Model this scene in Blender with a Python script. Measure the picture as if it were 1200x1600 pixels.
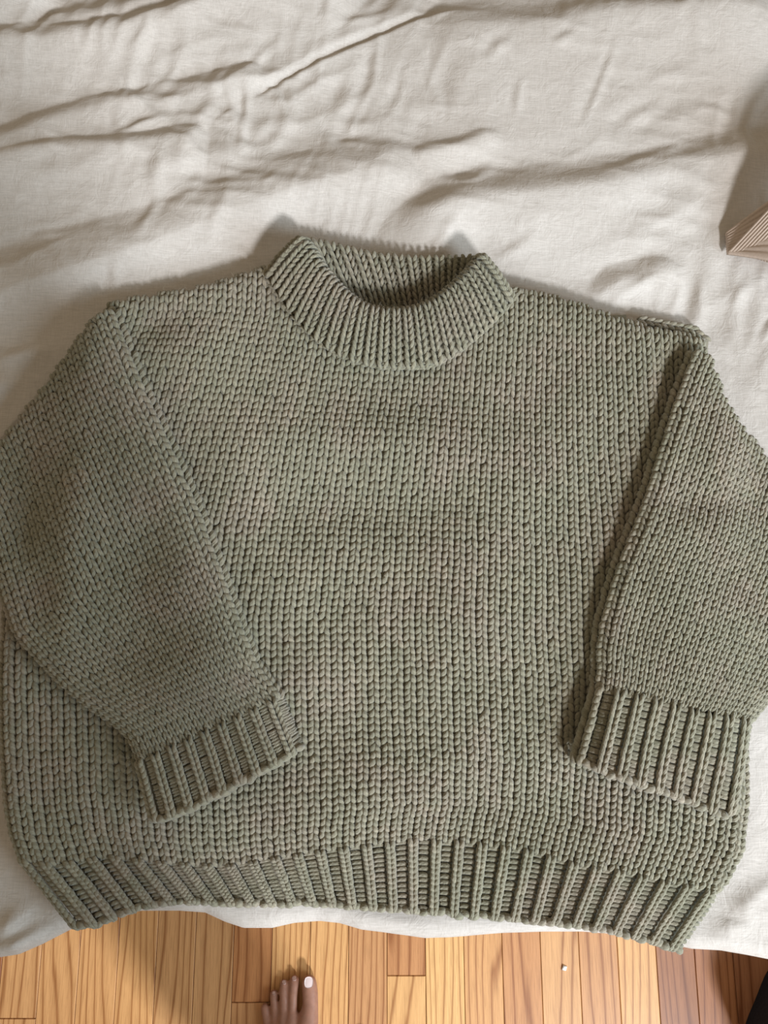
import bpy, math, random
import numpy as np
from mathutils import Vector

for o in list(bpy.data.objects):
    bpy.data.objects.remove(o, do_unlink=True)
scene = bpy.context.scene
COL = scene.collection
rng = np.random.default_rng(7)
random.seed(7)

# ------------------------------------------------------------------ camera
FPX = 1200.0                       # focal length in pixels of the 1200x1600 frame
TILT = math.radians(12.0)          # tilt away from straight down
CAM_H = 1.25
BED_Z = 0.52
cam_d = bpy.data.cameras.new('camera')
cam_d.sensor_fit = 'VERTICAL'
cam_d.sensor_height = 36.0
cam_d.lens = 36.0 * FPX / 1600.0
cam_d.clip_start = 0.02
cam = bpy.data.objects.new('camera', cam_d)
cam.location = (0, 0, CAM_H)
cam.rotation_euler = (TILT, 0, 0)
COL.objects.link(cam)
scene.camera = cam

# ------------------------------------------------------------------ light and exposure
world = bpy.data.worlds.new('world')
scene.world = world
world.use_nodes = True
bg = world.node_tree.nodes['Background']
bg.inputs['Color'].default_value = (1.0, 0.825, 0.60, 1)
bg.inputs['Strength'].default_value = 0.345

def area_light(name, loc, aim, w, h, watts, col):
    d = bpy.data.lights.new(name, 'AREA')
    d.shape = 'RECTANGLE'
    d.size, d.size_y = w, h
    d.energy = watts
    d.color = col
    o = bpy.data.objects.new(name, d)
    o.location = loc
    o.rotation_euler = (Vector(aim) - Vector(loc)).to_track_quat('-Z', 'Y').to_euler()
    COL.objects.link(o)
    return o


# daylight: a narrow bright window behind the viewer's right shoulder; plus an unseen broad, dim fill added further right to brighten that side
area_light('window_daylight', (1.42, -2.45, 2.60), (0.1, 0.2, 0.5), 0.36, 0.42, 150, (0.90, 0.94, 1.0))
area_light('side_fill', (1.8, -0.9, 1.55), (0.3, 0.2, 0.5), 1.0, 1.1, 44, (0.70, 0.86, 1.0))

vs = scene.view_settings
vs.view_transform = 'Standard'
vs.look = 'None'
vs.gamma = 1.0
vs.use_curve_mapping = False
vs.exposure = -0.10

# ------------------------------------------------------------------ projection helpers
AX = np.array([0, math.sin(TILT), -math.cos(TILT)])
UP = np.array([0, math.cos(TILT), math.sin(TILT)])
CAM = np.array([0, 0, CAM_H])


def ray(px, py):
    px = np.asarray(px, float); py = np.asarray(py, float)
    d = AX + ((px - 600) / FPX)[..., None] * np.array([1.0, 0, 0]) + ((800 - py) / FPX)[..., None] * UP
    return d


def on_plane(px, py, z):
    d = ray(px, py)
    s = (z - CAM_H) / d[..., 2]
    return CAM + s[..., None] * d


def on_surf(px, py, surf):
    """first meeting of the pixel's ray with the height field surf(x, y)"""
    d = ray(px, py)
    s0 = (0.70 - CAM_H) / d[..., 2]
    s1 = (0.40 - CAM_H) / d[..., 2]
    lo = s0.copy(); hi = s1.copy(); done = np.zeros(lo.shape, bool)
    n = 60
    prev = s0
    for k in range(1, n + 1):
        s = s0 + (s1 - s0) * k / n
        p = CAM + s[..., None] * d
        below = (p[..., 2] <= surf(p[..., 0], p[..., 1])) & ~done
        lo = np.where(below, prev, lo); hi = np.where(below, s, hi)
        done |= below
        prev = s
    for k in range(14):
        m = 0.5 * (lo + hi)
        p = CAM + m[..., None] * d
        b = p[..., 2] <= surf(p[..., 0], p[..., 1])
        hi = np.where(b, m, hi); lo = np.where(b, lo, m)
    return CAM + hi[..., None] * d


def resample(pts, t):
    """points at fractions t (0..1) of a polyline's length"""
    p = np.asarray(pts, float)
    L = np.concatenate([[0], np.cumsum(np.hypot(*np.diff(p, axis=0).T))])
    L /= L[-1]
    return np.stack([np.interp(t, L, p[:, k]) for k in range(p.shape[1])], -1)


def smooth_poly(pts, n=60, it=6):
    p = resample(pts, np.linspace(0, 1, n))
    for _ in range(it):
        p[1:-1] = 0.25 * p[:-2] + 0.5 * p[1:-1] + 0.25 * p[2:]
    return p


def seg_dist(x, y, poly, signed=False):
    """distance to a polyline; signed: positive to the left of its direction of travel. Also the fraction along it."""
    x = np.asarray(x, float); y = np.asarray(y, float)
    best = np.full(x.shape, 1e9); sg = np.ones(x.shape); fr = np.zeros(x.shape)
    n = len(poly) - 1
    for i in range(n):
        ax, ay = poly[i]; bx, by = poly[i + 1]
        dx, dy = bx - ax, by - ay
        l2 = dx * dx + dy * dy + 1e-12
        t = np.clip(((x - ax) * dx + (y - ay) * dy) / l2, 0, 1)
        ex, ey = x - ax - t * dx, y - ay - t * dy
        d = np.hypot(ex, ey)
        m = d < best
        best = np.where(m, d, best)
        fr = np.where(m, (i + t) / n, fr)
        if signed:
            sg = np.where(m, np.sign(dx * ey - dy * ex + 1e-15), sg)
    return (best * sg, fr) if signed else best


def inside(x, y, poly):
    x = np.asarray(x, float); y = np.asarray(y, float)
    r = np.zeros(x.shape, bool)
    n = len(poly)
    for i in range(n):
        ax, ay = poly[i]; bx, by = poly[(i + 1) % n]
        if ay == by:
            continue
        c = ((ay > y) != (by > y)) & (x < (bx - ax) * (y - ay) / (by - ay) + ax)
        r ^= c
    return r


def fft_noise(shape, cell, sx, sy, seed, power=1.0):
    """smooth random field: correlation lengths sx, sy (metres) on a grid with the given cell"""
    r = np.random.default_rng(seed)
    f = np.fft.rfft2(r.standard_normal(shape))
    ky = np.fft.fftfreq(shape[0], cell)[:, None]
    kx = np.fft.rfftfreq(shape[1], cell)[None, :]
    f *= np.exp(-((kx * sx) ** 2 + (ky * sy) ** 2) * 2.5 * power)
    a = np.fft.irfft2(f, s=shape)
    return (a - a.mean()) / a.std()


class Field:
    """a tabulated random field sampled bilinearly in world x, y"""
    def __init__(self, x0, x1, y0, y1, cell, fn):
        self.x0, self.y0, self.cell = x0, y0, cell
        self.nx = int((x1 - x0) / cell) + 1
        self.ny = int((y1 - y0) / cell) + 1
        self.a = fn((self.ny, self.nx), cell)

    def __call__(self, x, y):
        u = np.clip((x - self.x0) / self.cell, 0, self.nx - 1.001)
        v = np.clip((y - self.y0) / self.cell, 0, self.ny - 1.001)
        i = u.astype(int); j = v.astype(int)
        fu, fv = u - i, v - j
        a = self.a
        return (a[j, i] * (1 - fu) + a[j, i + 1] * fu) * (1 - fv) + (a[j + 1, i] * (1 - fu) + a[j + 1, i + 1] * fu) * fv


# ------------------------------------------------------------------ object helpers
def mesh_np(name, verts, faces, mat=None, parent=None, smooth=True, uv=None, attrs=None):
    """one mesh object from arrays; faces an (n,3) or (n,4) array"""
    me = bpy.data.meshes.new(name)
    verts = np.asarray(verts, np.float32); faces = np.asarray(faces, np.int32)
    k = faces.shape[1]
    me.vertices.add(len(verts)); me.vertices.foreach_set('co', verts.ravel())
    me.loops.add(faces.size); me.loops.foreach_set('vertex_index', faces.ravel())
    me.polygons.add(len(faces))
    me.polygons.foreach_set('loop_start', np.arange(0, faces.size, k, dtype=np.int32))
    me.polygons.foreach_set('loop_total', np.full(len(faces), k, np.int32))
    me.update(calc_edges=True)
    if smooth:
        me.polygons.foreach_set('use_smooth', np.ones(len(faces), bool))
    for an, av in (attrs or {}).items():
        av = np.asarray(av, np.float32)
        if av.ndim == 1:
            a = me.attributes.new(an, 'FLOAT', 'POINT'); a.data.foreach_set('value', av)
        else:
            a = me.attributes.new(an, 'FLOAT_VECTOR', 'POINT'); a.data.foreach_set('vector', av.ravel())
    me.validate()
    o = bpy.data.objects.new(name, me)
    if mat:
        me.materials.append(mat)
    COL.objects.link(o)
    if parent:
        o.parent = parent
    return o


def empty(name, loc=(0, 0, 0)):
    o = bpy.data.objects.new(name, None)
    o.location = loc
    o.empty_display_size = 0.05
    COL.objects.link(o)
    return o


def tag(o, label=None, cat=None, group=None, kind=None):
    if label: o['label'] = label
    if cat: o['category'] = cat
    if group: o['group'] = group
    if kind: o['kind'] = kind
    return o


def grid_faces(nr, nc, mask=None):
    i = np.arange(nr * nc).reshape(nr, nc)
    f = np.stack([i[:-1, :-1], i[1:, :-1], i[1:, 1:], i[:-1, 1:]], -1)
    if mask is not None:
        f = f[mask]
    return f.reshape(-1, 4)


def compact(verts, faces):
    used = np.unique(faces)
    m = np.full(len(verts), -1); m[used] = np.arange(len(used))
    return verts[used], m[faces]


# ------------------------------------------------------------------ materials
class NT:
    def __init__(self, name):
        self.m = bpy.data.materials.new(name)
        self.m.use_nodes = True
        self.t = self.m.node_tree
        self.b = self.t.nodes['Principled BSDF']

    def n(self, kind, **kw):
        nd = self.t.nodes.new(kind)
        for k, v in kw.items():
            if k.startswith('i_'):
                key = k[2:]
                key = int(key) if key.isdigit() else key.replace('_', ' ')
                nd.inputs[key].default_value = v
            else:
                setattr(nd, k, v)
        return nd

    def l(self, a, b):
        self.t.links.new(a, b)

    def math(self, op, a, b=None, c=None):
        nd = self.n('ShaderNodeMath', operation=op)
        for i, v in enumerate((a, b, c)):
            if v is None: continue
            if isinstance(v, (int, float)): nd.inputs[i].default_value = v
            else: self.l(v, nd.inputs[i])
        return nd.outputs[0]

    def mapping(self, vec, scale, loc=(0, 0, 0), rot=(0, 0, 0)):
        nd = self.n('ShaderNodeMapping')
        nd.inputs['Scale'].default_value = scale
        nd.inputs['Location'].default_value = loc
        nd.inputs['Rotation'].default_value = rot
        self.l(vec, nd.inputs['Vector'])
        return nd.outputs[0]

    def noise(self, vec, scale, detail=2, rough=0.5, dist=0.0):
        nd = self.n('ShaderNodeTexNoise')
        nd.inputs['Scale'].default_value = scale
        nd.inputs['Detail'].default_value = detail
        nd.inputs['Roughness'].default_value = rough
        nd.inputs['Distortion'].default_value = dist
        if vec is not None: self.l(vec, nd.inputs['Vector'])
        return nd.outputs['Fac']

    def ramp(self, fac, stops):
        nd = self.n('ShaderNodeValToRGB')
        els = nd.color_ramp.elements
        while len(els) < len(stops): els.new(0.5)
        for e, (p, c) in zip(els, stops):
            e.position = p; e.color = (*c, 1) if len(c) == 3 else c
        self.l(fac, nd.inputs['Fac'])
        return nd.outputs['Color']

    def mix(self, fac, a, b, mode='MIX'):
        nd = self.n('ShaderNodeMix', data_type='RGBA', blend_type=mode)
        if isinstance(fac, (int, float)): nd.inputs[0].default_value = fac
        else: self.l(fac, nd.inputs[0])
        for sock, v in ((nd.inputs[6], a), (nd.inputs[7], b)):
            if isinstance(v, tuple): sock.default_value = (*v, 1)
            else: self.l(v, sock)
        return nd.outputs[2]

    def bump(self, height, strength, dist, normal=None):
        nd = self.n('ShaderNodeBump')
        nd.inputs['Strength'].default_value = strength
        nd.inputs['Distance'].default_value = dist
        self.l(height, nd.inputs['Height'])
        if normal is not None: self.l(normal, nd.inputs['Normal'])
        return nd.outputs['Normal']


def wool_material():
    m = NT('sage_wool')
    co = m.n('ShaderNodeTexCoord').outputs['Object']
    tint = m.n('ShaderNodeAttribute', attribute_name='tint').outputs['Fac']
    yarn = m.n('ShaderNodeAttribute', attribute_name='yarn').outputs['Vector']
    sep = m.n('ShaderNodeSeparateXYZ'); m.l(yarn, sep.inputs[0])
    # broad heather of the dyed yarn, then stitch to stitch
    big = m.noise(co, 14, 3, 0.6)
    base = m.ramp(big, [(0.30, (0.266, 0.254, 0.180)), (0.50, (0.284, 0.262, 0.190)), (0.62, (0.304, 0.263, 0.200)), (0.75, (0.268, 0.258, 0.183))])
    t2 = m.ramp(tint, [(0.0, (0.82, 0.83, 0.79)), (0.5, (1.0, 1.0, 1.0)), (1.0, (1.17, 1.14, 1.13))])
    c = m.mix(1.0, base, t2, 'MULTIPLY')
    # twisted plies: dark grooves winding round the strand
    ph = m.math('ADD', m.math('MULTIPLY', sep.outputs['X'], 2.6), m.math('MULTIPLY', sep.outputs['Y'], 3.0))
    wv = m.math('SINE', m.math('MULTIPLY', ph, 6.28318))
    ply = m.math('MULTIPLY_ADD', wv, 0.5, 0.5)
    fib = m.noise(m.mapping(co, (900, 900, 900)), 1.0, 2, 0.6)
    groove = m.ramp(ply, [(0.0, (0.80, 0.80, 0.78)), (0.35, (1, 1, 1))])
    c = m.mix(0.8, c, groove, 'MULTIPLY')
    fcol = m.ramp(fib, [(0.3, (0.84, 0.84, 0.83)), (0.7, (1.14, 1.14, 1.14))])
    c = m.mix(1.0, c, fcol, 'MULTIPLY')
    m.l(c, m.b.inputs['Base Color'])
    m.b.inputs['Roughness'].default_value = 0.92
    m.b.inputs['Specular IOR Level'].default_value = 0.15
    m.b.inputs['Sheen Weight'].default_value = 0.25
    m.b.inputs['Sheen Roughness'].default_value = 0.6
    n1 = m.bump(ply, 0.45, 0.0006)
    n2 = m.bump(fib, 0.5, 0.0005, n1)
    m.l(n2, m.b.inputs['Normal'])
    return m.m


def linen_material():
    m = NT('washed_linen')
    co = m.n('ShaderNodeTexCoord').outputs['Object']
    a = m.noise(m.mapping(co, (70, 900, 300)), 1.0, 3, 0.6)
    b = m.noise(m.mapping(co, (1100, 60, 300)), 1.0, 3, 0.6)
    big = m.noise(co, 5, 3, 0.55)
    base = m.ramp(big, [(0.3, (0.56, 0.508, 0.455)), (0.7, (0.61, 0.562, 0.51))])
    w = m.math('MULTIPLY_ADD', a, 0.6, m.math('MULTIPLY', b, 0.4))
    wc = m.ramp(w, [(0.32, (0.86, 0.855, 0.84)), (0.5, (0.99, 0.99, 0.99)), (0.68, (1.12, 1.12, 1.12))])
    c = m.mix(1.0, base, wc, 'MULTIPLY')
    m.l(c, m.b.inputs['Base Color'])
    m.b.inputs['Roughness'].default_value = 0.85
    m.b.inputs['Specular IOR Level'].default_value = 0.2
    m.b.inputs['Sheen Weight'].default_value = 0.15
    cr = m.noise(co, 55, 4, 0.6, 0.8)
    n1 = m.bump(cr, 0.35, 0.004)
    n2 = m.bump(w, 0.5, 0.0006, n1)
    m.l(n2, m.b.inputs['Normal'])
    return m.m


def oak_material():
    m = NT('oak_plank')
    co = m.n('ShaderNodeTexCoord').outputs['Object']
    oi = m.n('ShaderNodeObjectInfo')
    rnd = oi.outputs['Random']
    sh = m.n('ShaderNodeCombineXYZ')
    m.l(m.math('MULTIPLY', rnd, 37.0), sh.inputs[0]); m.l(m.math('MULTIPLY', rnd, 91.0), sh.inputs[1])
    ad = m.n('ShaderNodeVectorMath', operation='ADD')
    m.l(co, ad.inputs[0]); m.l(sh.outputs[0], ad.inputs[1])
    v = ad.outputs[0]
    warp = m.noise(m.mapping(v, (7, 0.9, 9)), 1.0, 2, 0.45)
    warp2 = m.noise(m.mapping(v, (40, 2.5, 9)), 1.0, 2, 0.5)
    sx = m.n('ShaderNodeSeparateXYZ'); m.l(v, sx.inputs[0])
    # growth rings: bands across the board that wander along it
    fq = m.math('MULTIPLY_ADD', rnd, 45.0, 45.0)
    ph = m.math('ADD', m.math('MULTIPLY', sx.outputs['X'], fq), m.math('MULTIPLY_ADD', warp, 11.0, m.math('MULTIPLY', warp2, 1.1)))
    fr = m.math('FRACT', ph)
    ring = m.ramp(fr, [(0.0, (0.0, 0.0, 0.0)), (0.05, (0.15, 0.15, 0.15)), (0.16, (0.85, 0.85, 0.85)), (0.5, (1, 1, 1)), (0.9, (0.72, 0.72, 0.72)), (1.0, (0.0, 0.0, 0.0))])
    pores = m.noise(m.mapping(v, (650, 22, 100)), 1.0, 3, 0.65)
    tone = m.n('ShaderNodeAttribute', attribute_type='OBJECT', attribute_name='tone').outputs['Fac']
    board = m.ramp(tone,
                   [(0.0, (0.27, 0.115, 0.055)), (0.25, (0.54, 0.23, 0.085)), (0.5, (0.60, 0.33, 0.145)), (0.75, (0.68, 0.36, 0.145)), (1.0, (0.78, 0.46, 0.185))])
    dark = m.mix(1.0, board, (0.52, 0.40, 0.31), 'MULTIPLY')
    c = m.mix(ring, dark, board)
    pc = m.ramp(pores, [(0.35, (0.74, 0.70, 0.66)), (0.55, (1.03, 1.03, 1.03))])
    c = m.mix(0.75, c, pc, 'MULTIPLY')
    m.l(c, m.b.inputs['Base Color'])
    m.b.inputs['Roughness'].default_value = 0.38
    m.b.inputs['Specular IOR Level'].default_value = 0.4
    m.l(m.bump(pores, 0.15, 0.0006), m.b.inputs['Normal'])
    return m.m


def simple(name, col, rough=0.7, noise_scale=60, var=0.12, bump=0.0, bdist=0.001, spec=0.3):
    m = NT(name)
    co = m.n('ShaderNodeTexCoord').outputs['Object']
    f = m.noise(co, noise_scale, 3, 0.6)
    lo = tuple(max(0, x * (1 - var)) for x in col); hi = tuple(x * (1 + var) for x in col)
    m.l(m.ramp(f, [(0.3, lo), (0.7, hi)]), m.b.inputs['Base Color'])
    m.b.inputs['Roughness'].default_value = rough
    m.b.inputs['Specular IOR Level'].default_value = spec
    if bump:
        m.l(m.bump(f, bump, bdist), m.b.inputs['Normal'])
    return m


WOOL = wool_material()
LINEN = linen_material()
OAK = oak_material()
skin = simple('skin', (0.36, 0.185, 0.125), 0.5, 120, 0.10, 0.25, 0.0008, 0.4)
skin.b.inputs['Subsurface Weight'].default_value = 0.15
skin.b.inputs['Subsurface Radius'].default_value = (0.01, 0.004, 0.002)
SKIN = skin.m
NAIL = simple('nail_polish', (0.80, 0.66, 0.64), 0.2, 40, 0.03, spec=0.6).m
NAIL_SMALL = simple('small_nail', (0.50, 0.33, 0.28), 0.3, 40, 0.03, spec=0.5).m  # darker, browner nail tone for the small toes
BLACK = simple('black_cloth', (0.012, 0.011, 0.014), 0.95, 300, 0.3, 0.4, 0.001).m
NAVY = simple('dark_cotton', (0.05, 0.05, 0.06), 0.9, 300, 0.2, 0.3, 0.001).m
RIBBED = simple('beige_jersey', (0.53, 0.42, 0.34), 0.85, 500, 0.08, 0.2, 0.0004).m
PAPER = simple('white_paper', (0.85, 0.84, 0.80), 0.8, 90, 0.04).m
GAP = simple('floor_gap', (0.035, 0.018, 0.010), 0.9, 90, 0.2).m

# ------------------------------------------------------------------ bed shape (smooth part)
EDGE_R = 0.016
sil_px = [(-600, 1500), (-300, 1496), (0, 1495), (30, 1490), (65, 1475), (110, 1452), (175, 1432), (220, 1423), (280, 1423), (320, 1426), (350, 1440),
          (380, 1450), (425, 1450), (460, 1442), (500, 1439), (530, 1442), (565, 1452), (600, 1456), (665, 1465), (725, 1462), (785, 1457),
          (850, 1455), (910, 1455), (970, 1460), (1025, 1470), (1080, 1482), (1125, 1484), (1165, 1491), (1200, 1498), (1500, 1505), (1800, 1505)]
_s = np.array(sil_px, float)
_w = on_plane(_s[:, 0], _s[:, 1], BED_Z - 0.66 * EDGE_R)
EDX, EDY = _w[:, 0], _w[:, 1] - 0.06 * EDGE_R


def edge_y(x):
    return np.interp(x, EDX, EDY)


def bed_off(x, y, t=0.0):
    """height of the bed's smooth top offset outwards by t, rolling over the near edge"""
    u = edge_y(x) + EDGE_R - y
    r = EDGE_R + t
    z = BED_Z - EDGE_R + np.sqrt(np.maximum(r * r - np.maximum(u, 0) ** 2, 0.0))
    return np.where(u <= 0, BED_Z + t, z)


def w2(pts, t=0.02):
    """pixel polyline -> world x, y on the surface t above the bed"""
    p = np.asarray(pts, float)
    q = on_surf(p[:, 0], p[:, 1], lambda x, y: bed_off(x, y, t))
    return q[:, :2]


# ------------------------------------------------------------------ sweater outlines (pixels)
NECK_OUT = [(416, 409), (434, 434), (453, 465), (480, 499), (510, 526), (545, 547), (587, 559), (633, 561), (675, 557), (706, 542), (744, 511), (779, 476), (802, 444)]
NECK_IN = [(474, 366), (488, 380), (506, 411), (526, 436), (549, 459), (575, 475), (602, 481), (633, 480), (660, 473), (687, 457), (710, 438), (729, 419), (750, 391)]
SH_L = [(418, 412), (385, 424), (340, 438), (300, 447), (240, 457), (190, 464), (165, 474)]
SH_R = [(802, 446), (850, 456), (900, 470), (950, 488), (1000, 504), (1040, 512), (1085, 522), (1104, 536)]
SIDE_L = [(165, 474), (120, 600), (40, 800), (2, 950), (-3, 1050), (-2, 1150), (4, 1250), (12, 1300), (27, 1340)]
SIDE_R = [(1104, 536), (1120, 700), (1150, 900), (1168, 1100), (1171, 1250), (1163, 1330), (1132, 1394)]
HEM_TOP = [(27, 1340), (60, 1347), (95, 1350), (165, 1337), (225, 1345), (300, 1352), (360, 1353), (440, 1338), (520, 1325), (580, 1317), (650, 1309), (730, 1315), (825, 1328), (895, 1348), (970, 1360), (1050, 1378), (1132, 1394)]
HEM_BOT = [(110, 1446), (130, 1446), (155, 1442), (185, 1430), (215, 1418), (260, 1411), (310, 1410), (350, 1412), (440, 1412), (500, 1411), (600, 1417), (725, 1427), (800, 1432), (870, 1437), (940, 1447), (980, 1457), (1025, 1470), (1068, 1486)]
BODY_PX = NECK_OUT[::-1] + SH_L + SIDE_L[1:] + HEM_TOP[1:] + SIDE_R[::-1][1:] + SH_R[::-1][1:]
BODY_EDGE = np.array(SH_L + SIDE_L[1:] + [HEM_BOT[0]])
BODY_EDGE_R = np.array(SH_R + SIDE_R[1:] + [HEM_BOT[-1]])
body_edge_w = [w2(BODY_EDGE, 0.012), w2(BODY_EDGE_R, 0.012)]

SL_IN = [(176, 474), (205, 545), (232, 612), (262, 675), (292, 742), (324, 820), (352, 900), (372, 955), (388, 1000), (404, 1040), (424, 1068), (440, 1088)]
SL_OUT = [(-124, 612), (-95, 720), (-52, 815), (-8, 930), (16, 990), (64, 1042), (102, 1080), (136, 1107), (176, 1134), (199, 1156), (212, 1190)]
SL_POLY = [(176, 470), (158, 474), (142, 486), (100, 540), (60, 590), (30, 626), (0, 660), (-40, 712), (-66, 770), (-52, 830), (-8, 930), (16, 990), (64, 1042), (102, 1080), (136, 1107), (176, 1134), (199, 1156), (212, 1190)] + SL_IN[::-1]
SL_CUFF = dict(top=[(440, 1088), (212, 1193)], bot=[(470, 1166), (445, 1186), (420, 1200), (350, 1236), (300, 1261), (262, 1276), (236, 1281)])
SR_IN = [(1086, 540), (1068, 582), (1050, 630), (1030, 690), (1009, 760), (987, 820), (966, 870), (950, 920), (936, 970), (931, 1010), (932, 1050), (930, 1076)]
SR_OUT = [(1400, 640), (1370, 760), (1330, 880), (1290, 960), (1262, 1030), (1228, 1080), (1205, 1108), (1186, 1128)]
SR_POLY = [(1086, 532), (1096, 519), (1106, 532), (1118, 556), (1132, 590), (1146, 624), (1172, 656), (1200, 688), (1240, 745), (1275, 830), (1285, 930), (1262, 1030), (1228, 1080), (1205, 1108), (1186, 1128)] + SR_IN[::-1]
SR_CUFF = dict(top=[(930, 1076), (1010, 1090), (1090, 1112), (1186, 1128)], bot=[(898, 1188), (933, 1200), (967, 1213), (1013, 1230), (1067, 1246), (1100, 1262), (1133, 1274), (1160, 1258)])


sl_edge_w = [w2(SL_POLY[:18] + [SL_CUFF['bot'][-1]], 0.03), w2(SL_IN + [SL_CUFF['bot'][0]], 0.04)]
sr_edge_w = [w2(SR_POLY[:15] + [SR_CUFF['bot'][-1]], 0.03), w2(SR_IN + [SR_CUFF['bot'][0]], 0.04)]

BODY_POLY_W = w2(BODY_PX[:-1] , 0.015)
FULL_W = w2(NECK_IN[::-1] + SH_L + SIDE_L[1:] + HEM_BOT + SIDE_R[::-1][1:] + SH_R[::-1][1:], 0.015)


def prof(d, R):
    q = np.clip(1 - d / R, 0, 1)
    return np.sqrt(np.maximum(1 - q * q, 0))


und = Field(-0.8, 0.8, -0.5, 0.9, 0.01, lambda s, c: fft_noise(s, c, 0.13, 0.13, 3))
und2 = Field(-0.8, 0.8, -0.5, 0.9, 0.01, lambda s, c: fft_noise(s, c, 0.06, 0.06, 11))


def gauss_px(x, y, px, py, rx, ry, ang=0.0):
    c = on_plane(np.array([px], float), np.array([py], float), BED_Z + 0.02)[0]
    k = 0.72 / FPX
    dx, dy = (x - c[0]) / (rx * k), (y - c[1]) / (ry * k)
    ca, sa = math.cos(ang), math.sin(ang)
    u, v = dx * ca + dy * sa, -dx * sa + dy * ca
    return np.exp(-(u * u + v * v))


def body_t(x, y):
    d = np.minimum(seg_dist(x, y, body_edge_w[0]), seg_dist(x, y, body_edge_w[1]))
    ins = inside(x, y, FULL_W)
    d = np.where(ins, d, 0)
    t = 0.004 + 0.018 * prof(d, 0.022)
    u = 0.0022 * und(x, y) + 0.0012 * und2(x, y)
    u += 0.007 * gauss_px(x, y, 560, 690, 230, 45, 0.35) - 0.006 * gauss_px(x, y, 560, 800, 200, 45, 0.25)
    u += 0.006 * gauss_px(x, y, 600, 1230, 330, 70) - 0.005 * gauss_px(x, y, 800, 1260, 120, 50, 0.8)
    u += -0.010 * gauss_px(x, y, 1050, 565, 34, 60) - 0.008 * gauss_px(x, y, 232, 505, 45, 45)
    return t + u * np.clip(d / 0.04, 0, 1)


def soft_body_t(x, y):
    d = np.minimum(seg_dist(x, y, body_edge_w[0]), seg_dist(x, y, body_edge_w[1]))
    d = np.where(inside(x, y, FULL_W), d, -d)
    return 0.020 / (1 + np.exp(-(d - 0.0) / 0.016))


def sleeve_t(edges, poly_w):
    def f(x, y):
        d = np.minimum(seg_dist(x, y, edges[0]), seg_dist(x, y, edges[1]))
        base = soft_body_t(x, y)
        t = base + 0.004 + 0.020 * prof(d, 0.020)
        u = 0.0028 * und(x + 0.3, y + 0.2) + 0.0016 * und2(x + 0.1, y)
        u += 0.007 * gauss_px(x, y, 135, 880, 32, 190, 0.32) - 0.009 * gauss_px(x, y, 48, 830, 34, 70, 0.3) - 0.004 * gauss_px(x, y, 230, 860, 45, 170, 0.4)
        u += 0.006 * gauss_px(x, y, 1120, 700, 45, 110, -0.25) - 0.006 * gauss_px(x, y, 1075, 790, 100, 28, 0.5) + 0.005 * gauss_px(x, y, 1040, 960, 45, 110, -0.25)
        return t + u * np.clip(d / 0.04, 0, 1)
    return f


# ------------------------------------------------------------------ knitted panels
class Panel:
    """a knitted surface: a grid of world points, S samples per stitch along columns and rows"""
    def __init__(self, P, px=None, S=2, C=None, R=None):
        self.P, self.S, self.px = P, S, px
        self.R = (P.shape[0] - 1) / S
        self.C = (P.shape[1] - 1) / S
        du = np.gradient(P, axis=1); dv = np.gradient(P, axis=0)
        N = np.cross(dv, du)
        N /= np.linalg.norm(N, axis=-1, keepdims=True) + 1e-12
        if N[..., 2].mean() < 0: N = -N
        self.N = N
        self.cw = np.linalg.norm(du, axis=-1) * S     # width of a column
        self.rh = np.linalg.norm(dv, axis=-1) * S     # height of a row

    def _s(self, A, c, r):
        u = np.asarray(c) * self.S; v = np.asarray(r) * self.S
        i = np.clip(np.floor(u).astype(int), 0, self.P.shape[1] - 2)
        j = np.clip(np.floor(v).astype(int), 0, self.P.shape[0] - 2)
        fu, fv = u - i, v - j
        if A.ndim == 3: fu, fv = fu[..., None], fv[..., None]
        return (A[j, i] * (1 - fu) + A[j, i + 1] * fu) * (1 - fv) + (A[j + 1, i] * (1 - fu) + A[j + 1, i + 1] * fu) * fv

    def pos(self, c, r): return self._s(self.P, c, r)
    def nrm(self, c, r):
        n = self._s(self.N, c, r)
        return n / (np.linalg.norm(n, axis=-1, keepdims=True) + 1e-12)
    def width(self, c, r): return self._s(self.cw, c, r)
    def height(self, c, r): return self._s(self.rh, c, r)
    def pix(self, c, r): return self._s(self.px, c, r)


SIDES = 7


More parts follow.
